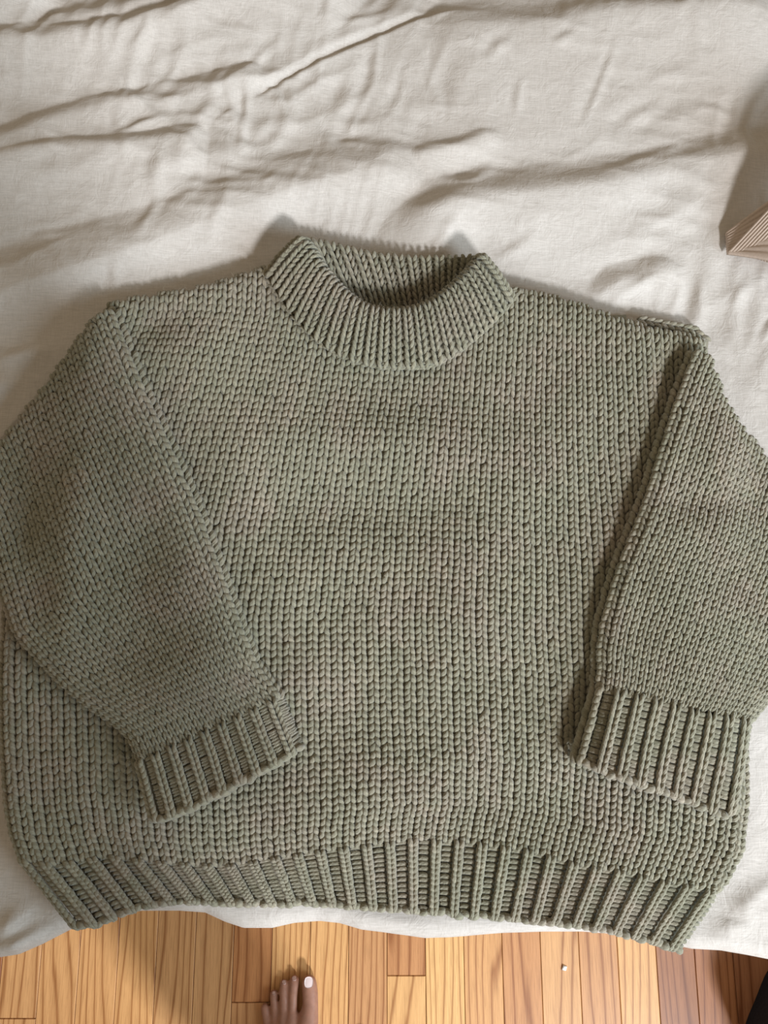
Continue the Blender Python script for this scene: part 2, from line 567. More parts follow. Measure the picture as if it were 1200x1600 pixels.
def tubes(Pc, N, rad, tint, flat=0.9):
    """Pc (n,m,3) centre lines, N (n,m,3) surface normals, rad (n,m): closed tapering strands"""
    n, m, _ = Pc.shape
    T = np.gradient(Pc, axis=1)
    T /= np.linalg.norm(T, axis=-1, keepdims=True) + 1e-12
    B = np.cross(T, N); B /= np.linalg.norm(B, axis=-1, keepdims=True) + 1e-12
    N2 = np.cross(B, T)
    a = np.arange(SIDES) / SIDES * 2 * np.pi
    ring = (np.cos(a)[None, None, :, None] * B[:, :, None, :] + flat * np.sin(a)[None, None, :, None] * N2[:, :, None, :])
    V = Pc[:, :, None, :] + ring * rad[:, :, None, None]
    per = m * SIDES + 2
    allv = np.empty((n, per, 3), np.float32)
    allv[:, :m * SIDES] = V.reshape(n, -1, 3)
    allv[:, -2] = Pc[:, 0] - T[:, 0] * rad[:, 0, None] * 0.7
    allv[:, -1] = Pc[:, -1] + T[:, -1] * rad[:, -1, None] * 0.7
    f = []
    for k in range(m - 1):
        for s in range(SIDES):
            s2 = (s + 1) % SIDES
            p, q, r_, t_ = k * SIDES + s, k * SIDES + s2, (k + 1) * SIDES + s2, (k + 1) * SIDES + s
            f += [(p, q, r_), (p, r_, t_)]
    for s in range(SIDES):
        s2 = (s + 1) % SIDES
        f += [(m * SIDES, s2, s), (m * SIDES + 1, (m - 1) * SIDES + s, (m - 1) * SIDES + s2)]
    f = np.array(f, np.int32)
    faces = (f[None] + (np.arange(n) * per)[:, None, None]).reshape(-1, 3)
    yarn = np.zeros((n, per, 3), np.float32)
    al = np.linspace(0, 1, m)
    yarn[:, :m * SIDES, 0] = np.repeat(al, SIDES)[None]
    yarn[:, :m * SIDES, 1] = np.tile(np.abs(((np.arange(SIDES) / SIDES + 0.25) % 1.0) - 0.5) * 2, m)[None]
    yarn[:, -1, 0] = 1
    yarn[:, :, 2] = tint[:, None]
    tn = np.repeat(tint, per)
    return allv.reshape(-1, 3), faces, yarn.reshape(-1, 3), tn


def join(parts):
    vs_, fs, ys, ts, off = [], [], [], [], 0
    for v, f, y, t in parts:
        vs_.append(v); fs.append(f + off); ys.append(y); ts.append(t); off += len(v)
    return np.concatenate(vs_), np.concatenate(fs), np.concatenate(ys), np.concatenate(ts)


SPATH = np.linspace(0, 1, 6)


def v_legs(pan, ci, ri, lift=0.0, fat=1.0, wid=1.0, spread=1.0, jit=1.35, ext=0.0):
    """two strands of each V stitch at column ci, row ri (arrays of the stitch corners)"""
    out = []
    n = len(ci)
    s = SPATH[None, :]
    for sgn in (-1, 1):
        j1 = rng.normal(0, 0.035 * jit, (n, 1)); j2 = rng.normal(0, 0.06 * jit, (n, 1)); j3 = rng.normal(0, 0.03 * jit, (n, 1))
        lat = 0.115 + 0.335 * spread * s ** 0.9 + j3 * s
        c = ci[:, None] + 0.5 + sgn * wid * lat + j1 * (0.4)
        r = ri[:, None] + 1.22 + ext - (1.42 + 2 * ext) * s + j2
        P = pan.pos(c, r); N = pan.nrm(c, r)
        w = pan.width(ci + 0.5, ri + 0.5)[:, None]
        w = np.clip(w, 0.004, 0.0125)
        shape = np.array([0.58, 0.92, 1.06, 1.06, 0.88, 0.48])[None]
        rad = w * 0.225 * fat * wid ** 0.5 * shape * (1 + rng.normal(0, 0.05, (n, 1)))
        bump = np.array([-0.28, 0.32, 0.58, 0.58, 0.28, -0.42])[None] * w * (0.25 if ext == 0 else 0.16)
        P = P + N * (bump + lift)[..., None] if np.ndim(lift) else P + N * (bump + lift)[..., None]
        out.append(tubes(P, N, rad, np.clip(rng.normal(0.5, 0.2, n), 0, 1)))
    return out


def purl_bars(pan, c0, c1, ri, sink=0.0, fat=1.0, nb=1):
    """horizontal bumps of a purl column between columns c0 and c1"""
    out = []
    n = len(ri)
    s = SPATH[None, :]
    for half in ((0.25,) if nb == 1 else (0.0, 0.5)):
        c = c0[:, None] + (c1 - c0)[:, None] * s + rng.normal(0, 0.03, (n, 1))
        r = ri[:, None] + half + 0.25 - 0.30 / nb * (np.sin(s * np.pi) - 0.5) * (1 if half < 0.4 else -1) + rng.normal(0, 0.06, (n, 1))
        P = pan.pos(c, r); N = pan.nrm(c, r)
        h = pan.height((c0 + c1) / 2, ri + 0.5)[:, None]
        rad = np.clip(h, 0.004, 0.011) * (0.47 if nb == 1 else 0.31) * fat * np.array([0.8, 1, 1.05, 1.05, 1, 0.8])[None] * np.ones((n, 1))
        bump = np.array([-0.6, 0.1, 0.4, 0.4, 0.1, -0.6])[None] * rad
        P = P + N * (bump + sink)[..., None]
        out.append(tubes(P, N, rad, np.clip(rng.normal(0.42, 0.18, n), 0, 1)))
    return out


def knit_obj(name, parts, parent, kind=None):
    v, f, y, t = join(parts)
    o = mesh_np(name, v, f, WOOL, parent, True, attrs={'yarn': y, 'tint': t})
    if kind: o['kind'] = kind
    return o


def sheet_obj(name, pan, parent, sink, mask=None):
    """the cloth behind the stitches"""
    P = pan.P - pan.N * sink
    f = grid_faces(P.shape[0], P.shape[1], mask)
    v, f = compact(P.reshape(-1, 3), f)
    y = np.zeros((len(v), 3), np.float32); y[:, 1] = 0.2
    return mesh_np(name, v, f, WOOL, parent, True, attrs={'yarn': y, 'tint': np.full(len(v), 0.40)})


def coons_px(left, right, nc, nr, top=None, bot=None):
    """pixel grid (nr, nc, 2) between a left and a right polyline, with optional curved first and last rows"""
    v = np.linspace(0, 1, nr); u = np.linspace(0, 1, nc)
    L = resample(left, v); Rr = resample(right, v)
    g = L[:, None] * (1 - u)[None, :, None] + Rr[:, None] * u[None, :, None]
    if top is not None:
        T = resample(top, u)
        lin = T[0] * (1 - u)[:, None] + T[-1] * u[:, None]
        g += (T - lin)[None] * (1 - v)[:, None, None]
    if bot is not None:
        B = resample(bot, u)
        lin = B[0] * (1 - u)[:, None] + B[-1] * u[:, None]
        g += (B - lin)[None] * v[:, None, None] ** 2
    return g


def panel_from_px(g, tfun, S=2, base_t=0.02, lift=0.0):
    q = on_surf(g[..., 0], g[..., 1], lambda x, y: bed_off(x, y, base_t))
    x, y = q[..., 0], q[..., 1]
    z = bed_off(x, y, tfun(x, y) + lift)
    return Panel(np.stack([x, y, z], -1), g, S)


def stitch_grid(pan, poly_px=None, extra=None):
    C, R = int(round(pan.C)), int(round(pan.R))
    ci, ri = np.meshgrid(np.arange(C), np.arange(R))
    ci = ci.ravel().astype(float); ri = ri.ravel().astype(float)
    if poly_px is not None:
        p = pan.pix(ci + 0.5, ri + 0.6)
        k = inside(p[:, 0], p[:, 1], poly_px)
        ci, ri = ci[k], ri[k]
    return ci, ri


# ---- the sweater itself
SWC = on_plane(np.array([600.0]), np.array([950.0]), BED_Z)[0]
sweater = empty('sweater', (0, 0, 0))
tag(sweater, 'chunky sage green knitted sweater laid flat on the linen bed, sleeves folded inward', 'sweater')

NCOL, NROW = 62, 84
neck_ctr = smooth_poly(NECK_OUT, 120, 6)
_tg = np.gradient(neck_ctr, axis=0); _tg /= np.linalg.norm(_tg, axis=1, keepdims=True)
neck_nor = np.stack([-_tg[:, 1], _tg[:, 0]], -1)
if neck_nor[60, 1] < 0: neck_nor = -neck_nor
NECK_SEAM_OUT = neck_ctr + neck_nor * 13
left_px = [(172, 372)] + SIDE_L
left_px = [(172, 372), (165, 474)] + SIDE_L[1:]
right_px = [(1104, 436), (1104, 536)] + SIDE_R[1:]
g = coons_px(left_px, right_px, NCOL * 2 + 1, NROW * 2 + 1, None, HEM_TOP)
body = panel_from_px(g, body_t)
ci, ri = stitch_grid(body, NECK_SEAM_OUT[::-1].tolist() + BODY_PX[len(NECK_OUT):])
pc = body.px
fm = inside(0.25 * (pc[:-1, :-1, 0] + pc[1:, 1:, 0] + pc[:-1, 1:, 0] + pc[1:, :-1, 0]), 0.25 * (pc[:-1, :-1, 1] + pc[1:, 1:, 1] + pc[:-1, 1:, 1] + pc[1:, :-1, 1]), BODY_PX)
front = sheet_obj('body_front', body, sweater, 0.0010, fm)
knit_obj('knit_stitches', v_legs(body, ci, ri), front, 'stuff')

# hem: one-by-one rib, each rib its own piece
NR_HEM, HROWS = 31, 13
left_h = [HEM_TOP[0], (60, 1385), HEM_BOT[0]]
right_h = [HEM_TOP[-1], (1108, 1440), HEM_BOT[-1]]
g = coons_px(left_h, right_h, NR_HEM * 4 + 1, HROWS * 2 + 1, HEM_TOP, HEM_BOT)
g[:] = g
v = np.linspace(0, 1, HROWS * 2 + 1)[:, None, None]
u = np.linspace(0, 1, NR_HEM * 4 + 1)
T = resample(HEM_TOP, u); B = resample(HEM_BOT, u)
g = T[None] * (1 - v) + B[None] * v
hemp = panel_from_px(g, lambda x, y: np.maximum(body_t(x, y), 0.006))
hem = sheet_obj('hem_ribbing', hemp, sweater, 0.0035)


def ribs(pan, n, rows, parent, kf=0.52, raise_=0.0018, sink=-0.0018, ws=1.0, r0=0.0, fat=1.0, spread=0.85, ext=0.0, nb=1):
    """rib pieces: a raised V column (kf of the pitch) and a sunken purl column beside it"""
    for k in range(n):
        rr = np.arange(rows).astype(float) + r0
        cc = np.full(rows, 2.0 * k + (kf - 0.5))           # V column centred in its share of the pitch
        parts = v_legs(pan, cc, rr, raise_, fat, wid=kf * 2 * ws, spread=spread, jit=0.8, ext=ext)
        c0 = np.full(rows, 2.0 * k + 2 * kf - 0.12); c1 = np.full(rows, 2.0 * k + 2.12)
        parts += purl_bars(pan, c0, c1, rr, sink, nb=nb)
        knit_obj('rib', parts, parent)


def edge_chain(pan, r, n, parent, name='bound_edge', rad=0.0027, lift=0.0):
    """the lumpy bound-off edge along row r"""
    c = (np.arange(n)[:, None] + 0.5) / n * pan.C + np.linspace(-0.56, 0.56, 6)[None] * pan.C / n
    rr = r + 0.30 * np.linspace(-1, 1, 6)[None] * rng.choice([-1, 1, 1], (n, 1)) + rng.normal(0, 0.16, (n, 1))
    rr = rr + np.zeros_like(c)
    P = pan.pos(c, rr); N = pan.nrm(c, rr)
    sh = np.array([0.7, 0.95, 1.08, 1.08, 0.95, 0.7])[None] * np.ones((n, 1)) * rad * (1 + rng.normal(0, 0.1, (n, 1)))
    P = P + N * (np.array([-0.8, 0.1, 0.5, 0.5, 0.1, -0.8])[None] * rad + lift)[..., None]
    return knit_obj(name, [tubes(P, N, sh, np.clip(rng.normal(0.55, 0.2, n), 0, 1))], parent)


ribs(hemp, NR_HEM, HROWS, hem, kf=0.56, spread=0.45, ext=0.35, raise_=0.0022, sink=-0.0010)
edge_chain(hemp, HROWS - 0.05, 74, hem, rad=0.0030)


SLEEVE_PANELS = []


def sleeve(inn, out, poly, edges, cuff, ncol, nrow, mirror):
    tf = sleeve_t(edges, None)
    left, right = (out, inn) if not mirror else (inn, out)
    g = coons_px(left, right, ncol * 2 + 1, nrow * 2 + 1)
    pan = panel_from_px(g, tf, base_t=0.042)
    SLEEVE_PANELS.append((pan, poly))
    ci, ri = stitch_grid(pan, poly)
    p = pan.px
    cx = 0.25 * (p[:-1, :-1] + p[1:, 1:] + p[:-1, 1:] + p[1:, :-1])
    fm = inside(cx[..., 0], cx[..., 1], poly)
    sl = sheet_obj('sleeve', pan, sweater, 0.0010, fm)
    knit_obj('knit_stitches', v_legs(pan, ci, ri), sl, 'stuff')
    # cuff
    n, rows = 9, 10
    u = np.linspace(0, 1, n * 4 + 1); v = np.linspace(0, 1, rows * 2 + 1)[:, None, None]
    T = resample(cuff['top'], u); B = resample(cuff['bot'], u)
    if not mirror: T, B = T[::-1], B[::-1]
    g = T[None] * (1 - v) + B[None] * v
    cp = panel_from_px(g, lambda x, y: np.maximum(tf(x, y), 0.008), base_t=0.042)
    cf = sheet_obj('cuff', cp, sweater, 0.0035)
    ribs(cp, n, rows, cf, kf=0.58, nb=2, spread=0.65, ext=0.15, raise_=0.0024, sink=-0.0010)
    edge_chain(cp, rows - 0.05, 22, cf, rad=0.0031)
    return sl, cf


sleeve(SL_IN, SL_OUT, SL_POLY, sl_edge_w, SL_CUFF, 24, 58, False)
sleeve(SR_IN, SR_OUT, SR_POLY, sr_edge_w, SR_CUFF, 24, 52, True)

# collar, front half: ribs fan round the neckline
NRC, CROWS = 23, 9
u = np.linspace(0, 1, NRC * 4 + 1); vv = np.linspace(0, 1, CROWS * 2 + 1)
To = smooth_poly(NECK_OUT, 80, 4); Ti = smooth_poly(NECK_IN, 80, 4)
A, Bq = resample(To, u), resample(Ti, u)
g = A[None] * (1 - vv)[:, None, None] + Bq[None] * vv[:, None, None]
g = g[::-1]                                            # first row at the free edge
q = on_surf(g[..., 0], g[..., 1], lambda x, y: bed_off(x, y, 0.036))
vr = vv[::-1][:, None]
endp = np.minimum(u, 1 - u)[None, :]
tcol = 0.0265 + 0.016 * np.sin(np.pi * (0.05 + 0.50 * vr)) - 0.016 * np.clip((vr - 0.82) / 0.18, 0, 1) ** 2 - 0.010 * np.clip(1 - endp / 0.05, 0, 1) ** 2
colp = Panel(np.stack([q[..., 0], q[..., 1], bed_off(q[..., 0], q[..., 1], 0) + tcol], -1), g, 2)
collar = sheet_obj('collar', colp, sweater, 0.0035)
ribs(colp, NRC, CROWS + 1, collar, kf=0.86, raise_=0.0022, sink=-0.0030)

# collar, back half seen through the neck opening
NRB, BROWS = 12, 8
BT = [(486, 378), (510, 384), (533, 389), (587, 401), (648, 406), (700, 406), (740, 404)]
BB = [(530, 470), (560, 470), (600, 475), (640, 476), (670, 472), (700, 462), (728, 450)]
u = np.linspace(0, 1, NRB * 4 + 1); vv = np.linspace(0, 1, BROWS * 2 + 1)
A, Bq = resample(BT, u), resample(BB, u)
g = A[None] * (1 - vv)[:, None, None] + Bq[None] * vv[:, None, None]
q = on_surf(g[..., 0], g[..., 1], lambda x, y: bed_off(x, y, 0.014))
tb = (0.020 - 0.012 * vv[:, None] + 0.003 * np.sin(np.pi * vv[:, None])) + 0 * u[None]
bkp = Panel(np.stack([q[..., 0], q[..., 1], BED_Z + tb], -1), g, 2)
bcol = sheet_obj('collar', bkp, sweater, 0.0035)
ribs(bkp, NRB, BROWS, bcol, kf=0.84, raise_=0.0022, sink=-0.003)

# seam chain lying round the neckline
nn = 46
inner, outer = neck_ctr + neck_nor * 5, neck_ctr + neck_nor * 18
tt = np.linspace(0, 1, nn * 2 + 1)
g = np.stack([resample(inner, tt), resample(0.5 * (inner + outer), tt), resample(outer, tt)], 1)
chp = panel_from_px(g, lambda x, y: body_t(x, y) + 0.0004)
rr = np.arange(nn).astype(float)
knit_obj('neck_seam', v_legs(chp, np.zeros(nn), rr, 0.0008), sweater)

# back of the sweater: lies on the bed below the front, shows at the shoulders and through the neck
BACK_PX = [(470, 396), (425, 420), (385, 432), (340, 446), (300, 454), (240, 464), (190, 472), (170, 480), (120, 600), (40, 800), (4, 950), (0, 1150), (10, 1290), (30, 1335),
           (330, 1340), (640, 1300), (900, 1340), (1128, 1385), (1160, 1325), (1168, 1250), (1164, 1100), (1147, 900), (1118, 700), (1108, 532), (1088, 513), (1040, 503), (1000, 496), (950, 490), (900, 476), (850, 463), (804, 450), (770, 430), (735, 432), (700, 440), (560, 440), (500, 420)]
u0 = np.linspace(-20, 1190, 122); v0 = np.linspace(380, 1400, 104)
gx, gy = np.meshgrid(u0, v0)
g = np.stack([gx, gy], -1)
bw = w2(BACK_PX + BACK_PX[:1], 0.006)


def back_t(x, y):
    return 0.003 + 0.006 * prof(seg_dist(x, y, bw), 0.015)


bp = panel_from_px(g, back_t, S=1, base_t=0.008)
cx = 0.25 * (g[:-1, :-1] + g[1:, 1:] + g[:-1, 1:] + g[1:, :-1])
fm = inside(cx[..., 0], cx[..., 1], BACK_PX)
back = sheet_obj('body_back', bp, sweater, 0.002, fm)
shl = np.array(BACK_PX[24:31])
sel = []
for i, (poly, nst) in enumerate(((BACK_PX[23:27], 10), ([(560, 474), (600, 479), (640, 480), (672, 474)], 9))):
    p = smooth_poly(poly, 60, 2)
    tg = np.gradient(p, axis=0); tg /= np.linalg.norm(tg, axis=1, keepdims=True)
    no = np.stack([-tg[:, 1], tg[:, 0]], -1)
    if no[:, 1].mean() < 0: no = -no
    a, b = p - no * 2, p + no * 11
    tt = np.linspace(0, 1, nst * 2 + 1)
    gg = np.stack([resample(a, tt), resample(0.5 * (a + b), tt), resample(b, tt)], 1)
    chb = panel_from_px(gg, lambda x, y: np.full(x.shape, 0.0085), base_t=0.009)
    sel += v_legs(chb, np.zeros(nst), np.arange(nst).astype(float))
knit_obj('seam_stitches', sel, back, 'stuff')

# loose fibres standing off the yarn
def fuzz(pans, parent):
    vs_, fs, off = [], [], 0
    for pan, n, poly in pans:
        c = rng.uniform(0, pan.C, n); r = rng.uniform(0, pan.R, n)
        if poly is not None:
            p = pan.pix(c, r)
            k = inside(p[:, 0], p[:, 1], poly)
            c, r = c[k], r[k]
        n = len(c)
        P = pan.pos(c, r); N = pan.nrm(c, r)
        d0 = rng.standard_normal((n, 3)) + N * 0.9
        d0 /= np.linalg.norm(d0, axis=1, keepdims=True)
        d1 = d0 + 0.9 * rng.standard_normal((n, 3)) + N * 0.2
        d1 /= np.linalg.norm(d1, axis=1, keepdims=True)
        L = rng.uniform(0.0015, 0.0042, (n, 1))
        base = P + N * 0.0026
        mid = base + d0 * L; tip = mid + d1 * L
        sd_ = np.cross(d0, rng.standard_normal((n, 3))); sd_ /= np.linalg.norm(sd_, axis=1, keepdims=True) + 1e-9
        w = 0.00005
        V_ = np.stack([base - sd_ * w, base + sd_ * w, mid - sd_ * w, mid + sd_ * w, tip - sd_ * w * .4, tip + sd_ * w * .4], 1).reshape(-1, 3)
        q_ = np.array([[0, 1, 3, 2], [2, 3, 5, 4]])
        F_ = (q_[None] + (np.arange(n) * 6)[:, None, None]).reshape(-1, 4)
        vs_.append(V_); fs.append(F_ + off); off += len(V_)
    V_ = np.concatenate(vs_)
    y = np.zeros((len(V_), 3), np.float32); y[:, 1] = 0.2
    o = mesh_np('wool_fuzz', V_, np.concatenate(fs), WOOL, parent, True, attrs={'yarn': y, 'tint': np.full(len(V_), 0.9)})
    o['kind'] = 'stuff'


fuzz([(body, 26000, BODY_PX)] + [(p_, 9000, q_) for p_, q_ in SLEEVE_PANELS] + [(hemp, 5000, None), (colp, 4500, None), (bkp, 1500, None)], sweater)

# ------------------------------------------------------------------ linen bedding
def ridge(px, A, sf, sn, over=0.0, taper=0.12):
    w = on_plane(np.array(px, float)[:, 0], np.array(px, float)[:, 1], BED_Z + 0.01)[:, :2]
    return smooth_poly(w, 24, 2), A, sf, sn, over, taper


# px polyline (left to right), height, far-side width, near-side width, overhang
RIDGES = [
    ridge([(-120, 110), (0, 90), (50, 92), (100, 80), (165, 80), (225, 67), (280, 50), (340, 27), (400, 20), (465, 12), (505, 0), (600, -40)], .020, .022, .060),
    ridge([(-80, 90), (50, 75), (115, 50), (200, 30), (280, 0), (360, -40)], .012, .018, .030),
    ridge([(-100, 60), (0, 30), (60, 5), (120, -30)], .016, .020, .040),
    ridge([(-100, 262), (0, 228), (30, 220), (55, 208), (100, 190), (140, 175), (175, 172), (215, 162), (270, 150), (340, 138), (385, 132), (450, 120)], .013, .020, .050),
    ridge([(284, 226), (300, 220), (345, 190), (400, 160), (450, 135), (500, 110), (550, 88), (600, 65), (650, 40), (700, 25), (770, 12)], .0085, .0075, .075, 0, 0.15),
    ridge([(262, 214), (285, 204), (330, 176), (385, 146), (435, 121), (485, 96), (535, 72), (585, 48), (640, 25), (700, 8)], .0085, .035, .012, 0, 0.15),
    ridge([(-100, 290), (0, 262), (30, 255), (75, 245), (125, 242), (165, 245), (210, 240), (250, 231), (300, 222), (360, 215)], .014, .018, .050),
    ridge([(-100, 480), (0, 452), (50, 435), (100, 420), (150, 407), (200, 392), (235, 380), (280, 365), (320, 350), (370, 332), (425, 318), (480, 300), (525, 285), (600, 272), (680, 262)], .012, .030, .030),
    ridge([(560, 395), (600, 370), (650, 345), (710, 325), (775, 315), (850, 307), (910, 299), (975, 287), (1025, 277), (1075, 272), (1100, 260), (1140, 247), (1200, 240), (1300, 225)], .0125, .022, .065, 0, 0.2),
    ridge([(585, 80), (610, 68), (640, 56), (685, 47), (730, 52), (810, 48), (845, 55), (880, 42), (920, 35), (980, 29), (1030, 30), (1050, 34), (1090, 22), (1130, 17), (1165, 20), (1200, 30), (1300, 50)], .015, .024, .085, 0, 0.25),
    ridge([(600, 250), (650, 245), (700, 235), (765, 210), (820, 205)], .006, .014, .020),
    ridge([(625, 345), (700, 312), (770, 272), (805, 238)], .007, .014, .018),
    ridge([(0, 370), (60, 362), (140, 365), (220, 370), (270, 362)], .005, .012, .022),
    ridge([(355, 200), (360, 240), (357, 300), (352, 345)], .004, .010, .010),
    ridge([(730, 205), (770, 165), (800, 125)], .005, .012, .012),
    ridge([(860, 200), (900, 150), (930, 100)], .004, .012, .012),
    ridge([(-60, 530), (0, 560), (50, 548), (110, 540)], .006, .012, .018),
    ridge([(-60, 640), (0, 600), (40, 590)], .006, .012, .02),
    ridge([(900, 470), (960, 440), (1040, 425), (1100, 430)], .008, .020, .025),
    ridge([(1070, 560), (1080, 500), (1110, 440), (1130, 380)], .005, .014, .016),
    ridge([(1130, 520), (1150, 470), (1190, 420)], .004, .012, .012),
    ridge([(770, 380), (850, 340), (900, 345)], .005, .012, .020),
    # near edge wrinkles
    ridge([(-60, 1470), (0, 1455), (40, 1430), (75, 1400)], .006, .010, .012),
    ridge([(-60, 1495), (20, 1482), (60, 1462), (100, 1440)], .006, .008, .010),
    ridge([(0, 1400), (30, 1395), (60, 1392)], .003, .008, .01),
    ridge([(480, 1418), (560, 1432), (620, 1445), (700, 1440), (760, 1442)], .005, .008, .008),
    ridge([(1090, 1465), (1140, 1452), (1200, 1450)], .005, .008, .010),
    ridge([(1120, 1430), (1160, 1425), (1220, 1400)], .005, .010, .010),
]
crump = Field(-1.1, 1.1, -0.5, 1.7, 0.003, lambda s, c: 1 - np.abs(fft_noise(s, c, 0.13, 0.032, 21)) * 1.2)
crump2 = Field(-1.1, 1.1, -0.5, 1.7, 0.003, lambda s, c: 1 - np.abs(fft_noise(s, c, 0.07, 0.018, 22)) * 1.2)
crumpm = Field(-1.1, 1.1, -0.5, 1.7, 0.006, lambda s, c: fft_noise(s, c, 0.12, 0.10, 23))
broad = Field(-1.1, 1.1, -0.5, 1.7, 0.01, lambda s, c: fft_noise(s, c, 0.35, 0.12, 24))

BX0, BX1, BY1 = -0.95, 0.95, 1.55


def axis(lo, hi, f0, f1, fine, coarse):
    a = [np.arange(lo, f0, coarse), np.arange(f0, f1, fine), np.arange(f1, hi + 1e-6, coarse)]
    return np.concatenate(a)


ARC = EDGE_R * math.pi / 2
sxs = axis(BX0 - ARC - 0.42, BX1 + ARC + 0.42, -0.50, 0.50, 0.0024, 0.02)
sys_ = axis(-0.42 - ARC, BY1 + ARC + 0.42, -ARC, 1.02, 0.0024, 0.02)    # distance behind the start of the near roll
SX, SY = np.meshgrid(sxs, sys_)


def roll(d):
    """distance past the start of a rounded edge -> (outward shift, drop)"""
    a = np.clip(d / EDGE_R, 0, math.pi / 2)
    return EDGE_R * np.sin(a), EDGE_R * (1 - np.cos(a)) + np.maximum(d - ARC, 0)


ox, dropx = roll(np.maximum(np.abs(SX) - (BX1 - 0.0), 0))
X = np.sign(SX) * (np.minimum(np.abs(SX), BX1) + ox)
ey = edge_y(X) + EDGE_R
oy, dropn = roll(np.maximum(-SY, 0))
of, dropf = roll(np.maximum(SY - BY1, 0))
Y = np.where(SY < 0, ey - oy, ey + np.minimum(SY, BY1) + of)
drop = np.minimum(dropx + dropn + dropf, BED_Z - 0.012)
flat_amt = np.clip(1 - drop / (EDGE_R * 1.3), 0, 1)

inw = inside(X, Y, FULL_W)
dsw = np.minimum(seg_dist(X, Y, FULL_W), seg_dist(X, Y, np.vstack([FULL_W[-1:], FULL_W[:1]])))
clear = np.where(inw, np.clip(0.0 - dsw, 0, 1), np.clip(dsw / 0.05, 0, 1))
dsl = np.minimum(seg_dist(X, Y, sl_edge_w[0]), seg_dist(X, Y, sr_edge_w[0]))
insl = inside(X, Y, w2(SL_POLY, 0.02)) | inside(X, Y, w2(SR_POLY, 0.02)) | inside(X, Y, w2(SL_CUFF['top'] + SL_CUFF['bot'][::-1], 0.02))
clear = np.minimum(clear, np.where(insl, 0, np.clip(dsl / 0.05, 0, 1)))
soft = clear * clear * (3 - 2 * clear)
H = np.zeros_like(X); LX = np.zeros_like(X); LY = np.zeros_like(X)
for poly, A, sf, sn, over, tap in RIDGES:
    box = (X > poly[:, 0].min() - .25) & (X < poly[:, 0].max() + .25) & (Y > poly[:, 1].min() - .25) & (Y < poly[:, 1].max() + .25)
    d, fr = seg_dist(X[box], Y[box], poly, True)
    if np.all(np.diff(poly[:, 0]) > 0):
        d = np.abs(d) * np.where(Y[box] > np.interp(X[box], poly[:, 0], poly[:, 1]), 1, -1)
        fr = np.clip((X[box] - poly[0, 0]) / (poly[-1, 0] - poly[0, 0]), 0, 1)
        tap = max(tap, 0.05 / (poly[-1, 0] - poly[0, 0]))
    A = A * 1.6
    if A > 0.011 and sf > 0.01: sf = sf * 1.35
    k = np.clip(np.minimum(fr, 1 - fr) / tap, 0, 1); k = k * k * (3 - 2 * k)
    h = A * k * np.where(d > 0, np.exp(-(d / sf) ** 2), np.exp(-(np.abs(d) / sn) ** 1.35))
    if over:
        h = h - 0.7 * A * k * np.exp(-((d + 0.014) / 0.010) ** 2)
    H[box] = np.maximum(H[box], h) * 0.75 + (H[box] + h) * 0.25
    if over:
        LX[box] += 0.5 * over * h * np.exp(-(d / 0.02) ** 2); LY[box] -= 0.87 * over * h * np.exp(-(d / 0.02) ** 2)
# short sharp creases in the washed cloth
cr_rng = random.Random(5)
for _ in range(95):
    cx_, cy_ = cr_rng.uniform(-30, 1230), cr_rng.uniform(-20, 640)
    if _ < 30: cx_, cy_ = cr_rng.gauss(340, 90), cr_rng.gauss(200, 90)
    a_ = cr_rng.choice([0.35, 0.4, -0.6, 1.45, 1.2, 0.9, -1.1]) + cr_rng.gauss(0, 0.2)
    L_ = cr_rng.uniform(20, 75)
    pw = on_plane(np.array([cx_ - L_ * math.cos(a_), cx_ + cr_rng.gauss(0, 5), cx_ + L_ * math.cos(a_)]), np.array([cy_ + L_ * math.sin(a_), cy_ + cr_rng.gauss(0, 5), cy_ - L_ * math.sin(a_)]), BED_Z)[:, :2]
    box = (X > pw[:, 0].min() - .03) & (X < pw[:, 0].max() + .03) & (Y > pw[:, 1].min() - .03) & (Y < pw[:, 1].max() + .03)
    if not box.any(): continue
    d, fr = seg_dist(X[box], Y[box], pw, True)
    k = np.clip(np.minimum(fr, 1 - fr) / 0.35, 0, 1)
    w_ = cr_rng.uniform(0.004, 0.008)
    H[box] += cr_rng.uniform(0.0009, 0.0022) * k * (np.exp(-(d / w_) ** 2) - 0.5 * np.exp(-((d - 1.8 * w_) / w_) ** 2))
mk = np.clip(0.45 + 0.5 * crumpm(X, Y), 0.05, 1.2)
def rotf(fl, a):
    ca, sa = math.cos(a), math.sin(a)
    return fl(X * ca + Y * sa, -X * sa + Y * ca)
mk2 = np.clip(0.3 + 0.6 * crumpm(X * 0.8 + 0.3, Y * 0.8), 0.0, 1.2)
H += mk * 0.0016 * rotf(crump, 0.35) + mk2 * 0.0012 * rotf(crump2, 1.25) + mk * 0.0010 * rotf(crump2, -0.2) + 0.0035 * broad(X, Y)
low = np.where(inw | insl, 0, 1) * soft
# folds may not rise into the knitwear that lies on them
H = H * (0.08 + 0.92 * soft) * (0.25 + 0.75 * flat_amt)
H = np.where(inw | insl, np.minimum(H, 0.0) - 0.002, H)
pleat = 0.010 * np.sin(X * 41 + 1.5 * np.sin(X * 13)) * np.clip((dropn - EDGE_R) / 0.2, 0, 1)
Z = BED_Z - drop + H
Yf = Y + LY * soft + pleat
Xf = X + LX * soft
V = np.stack([Xf, Yf, Z], -1).reshape(-1, 3)
bedding = mesh_np('bedspread', V, grid_faces(*X.shape), LINEN, None, True)
tag(bedding, 'rumpled oatmeal linen bedspread covering the bed, under the sweater', 'bedspread')

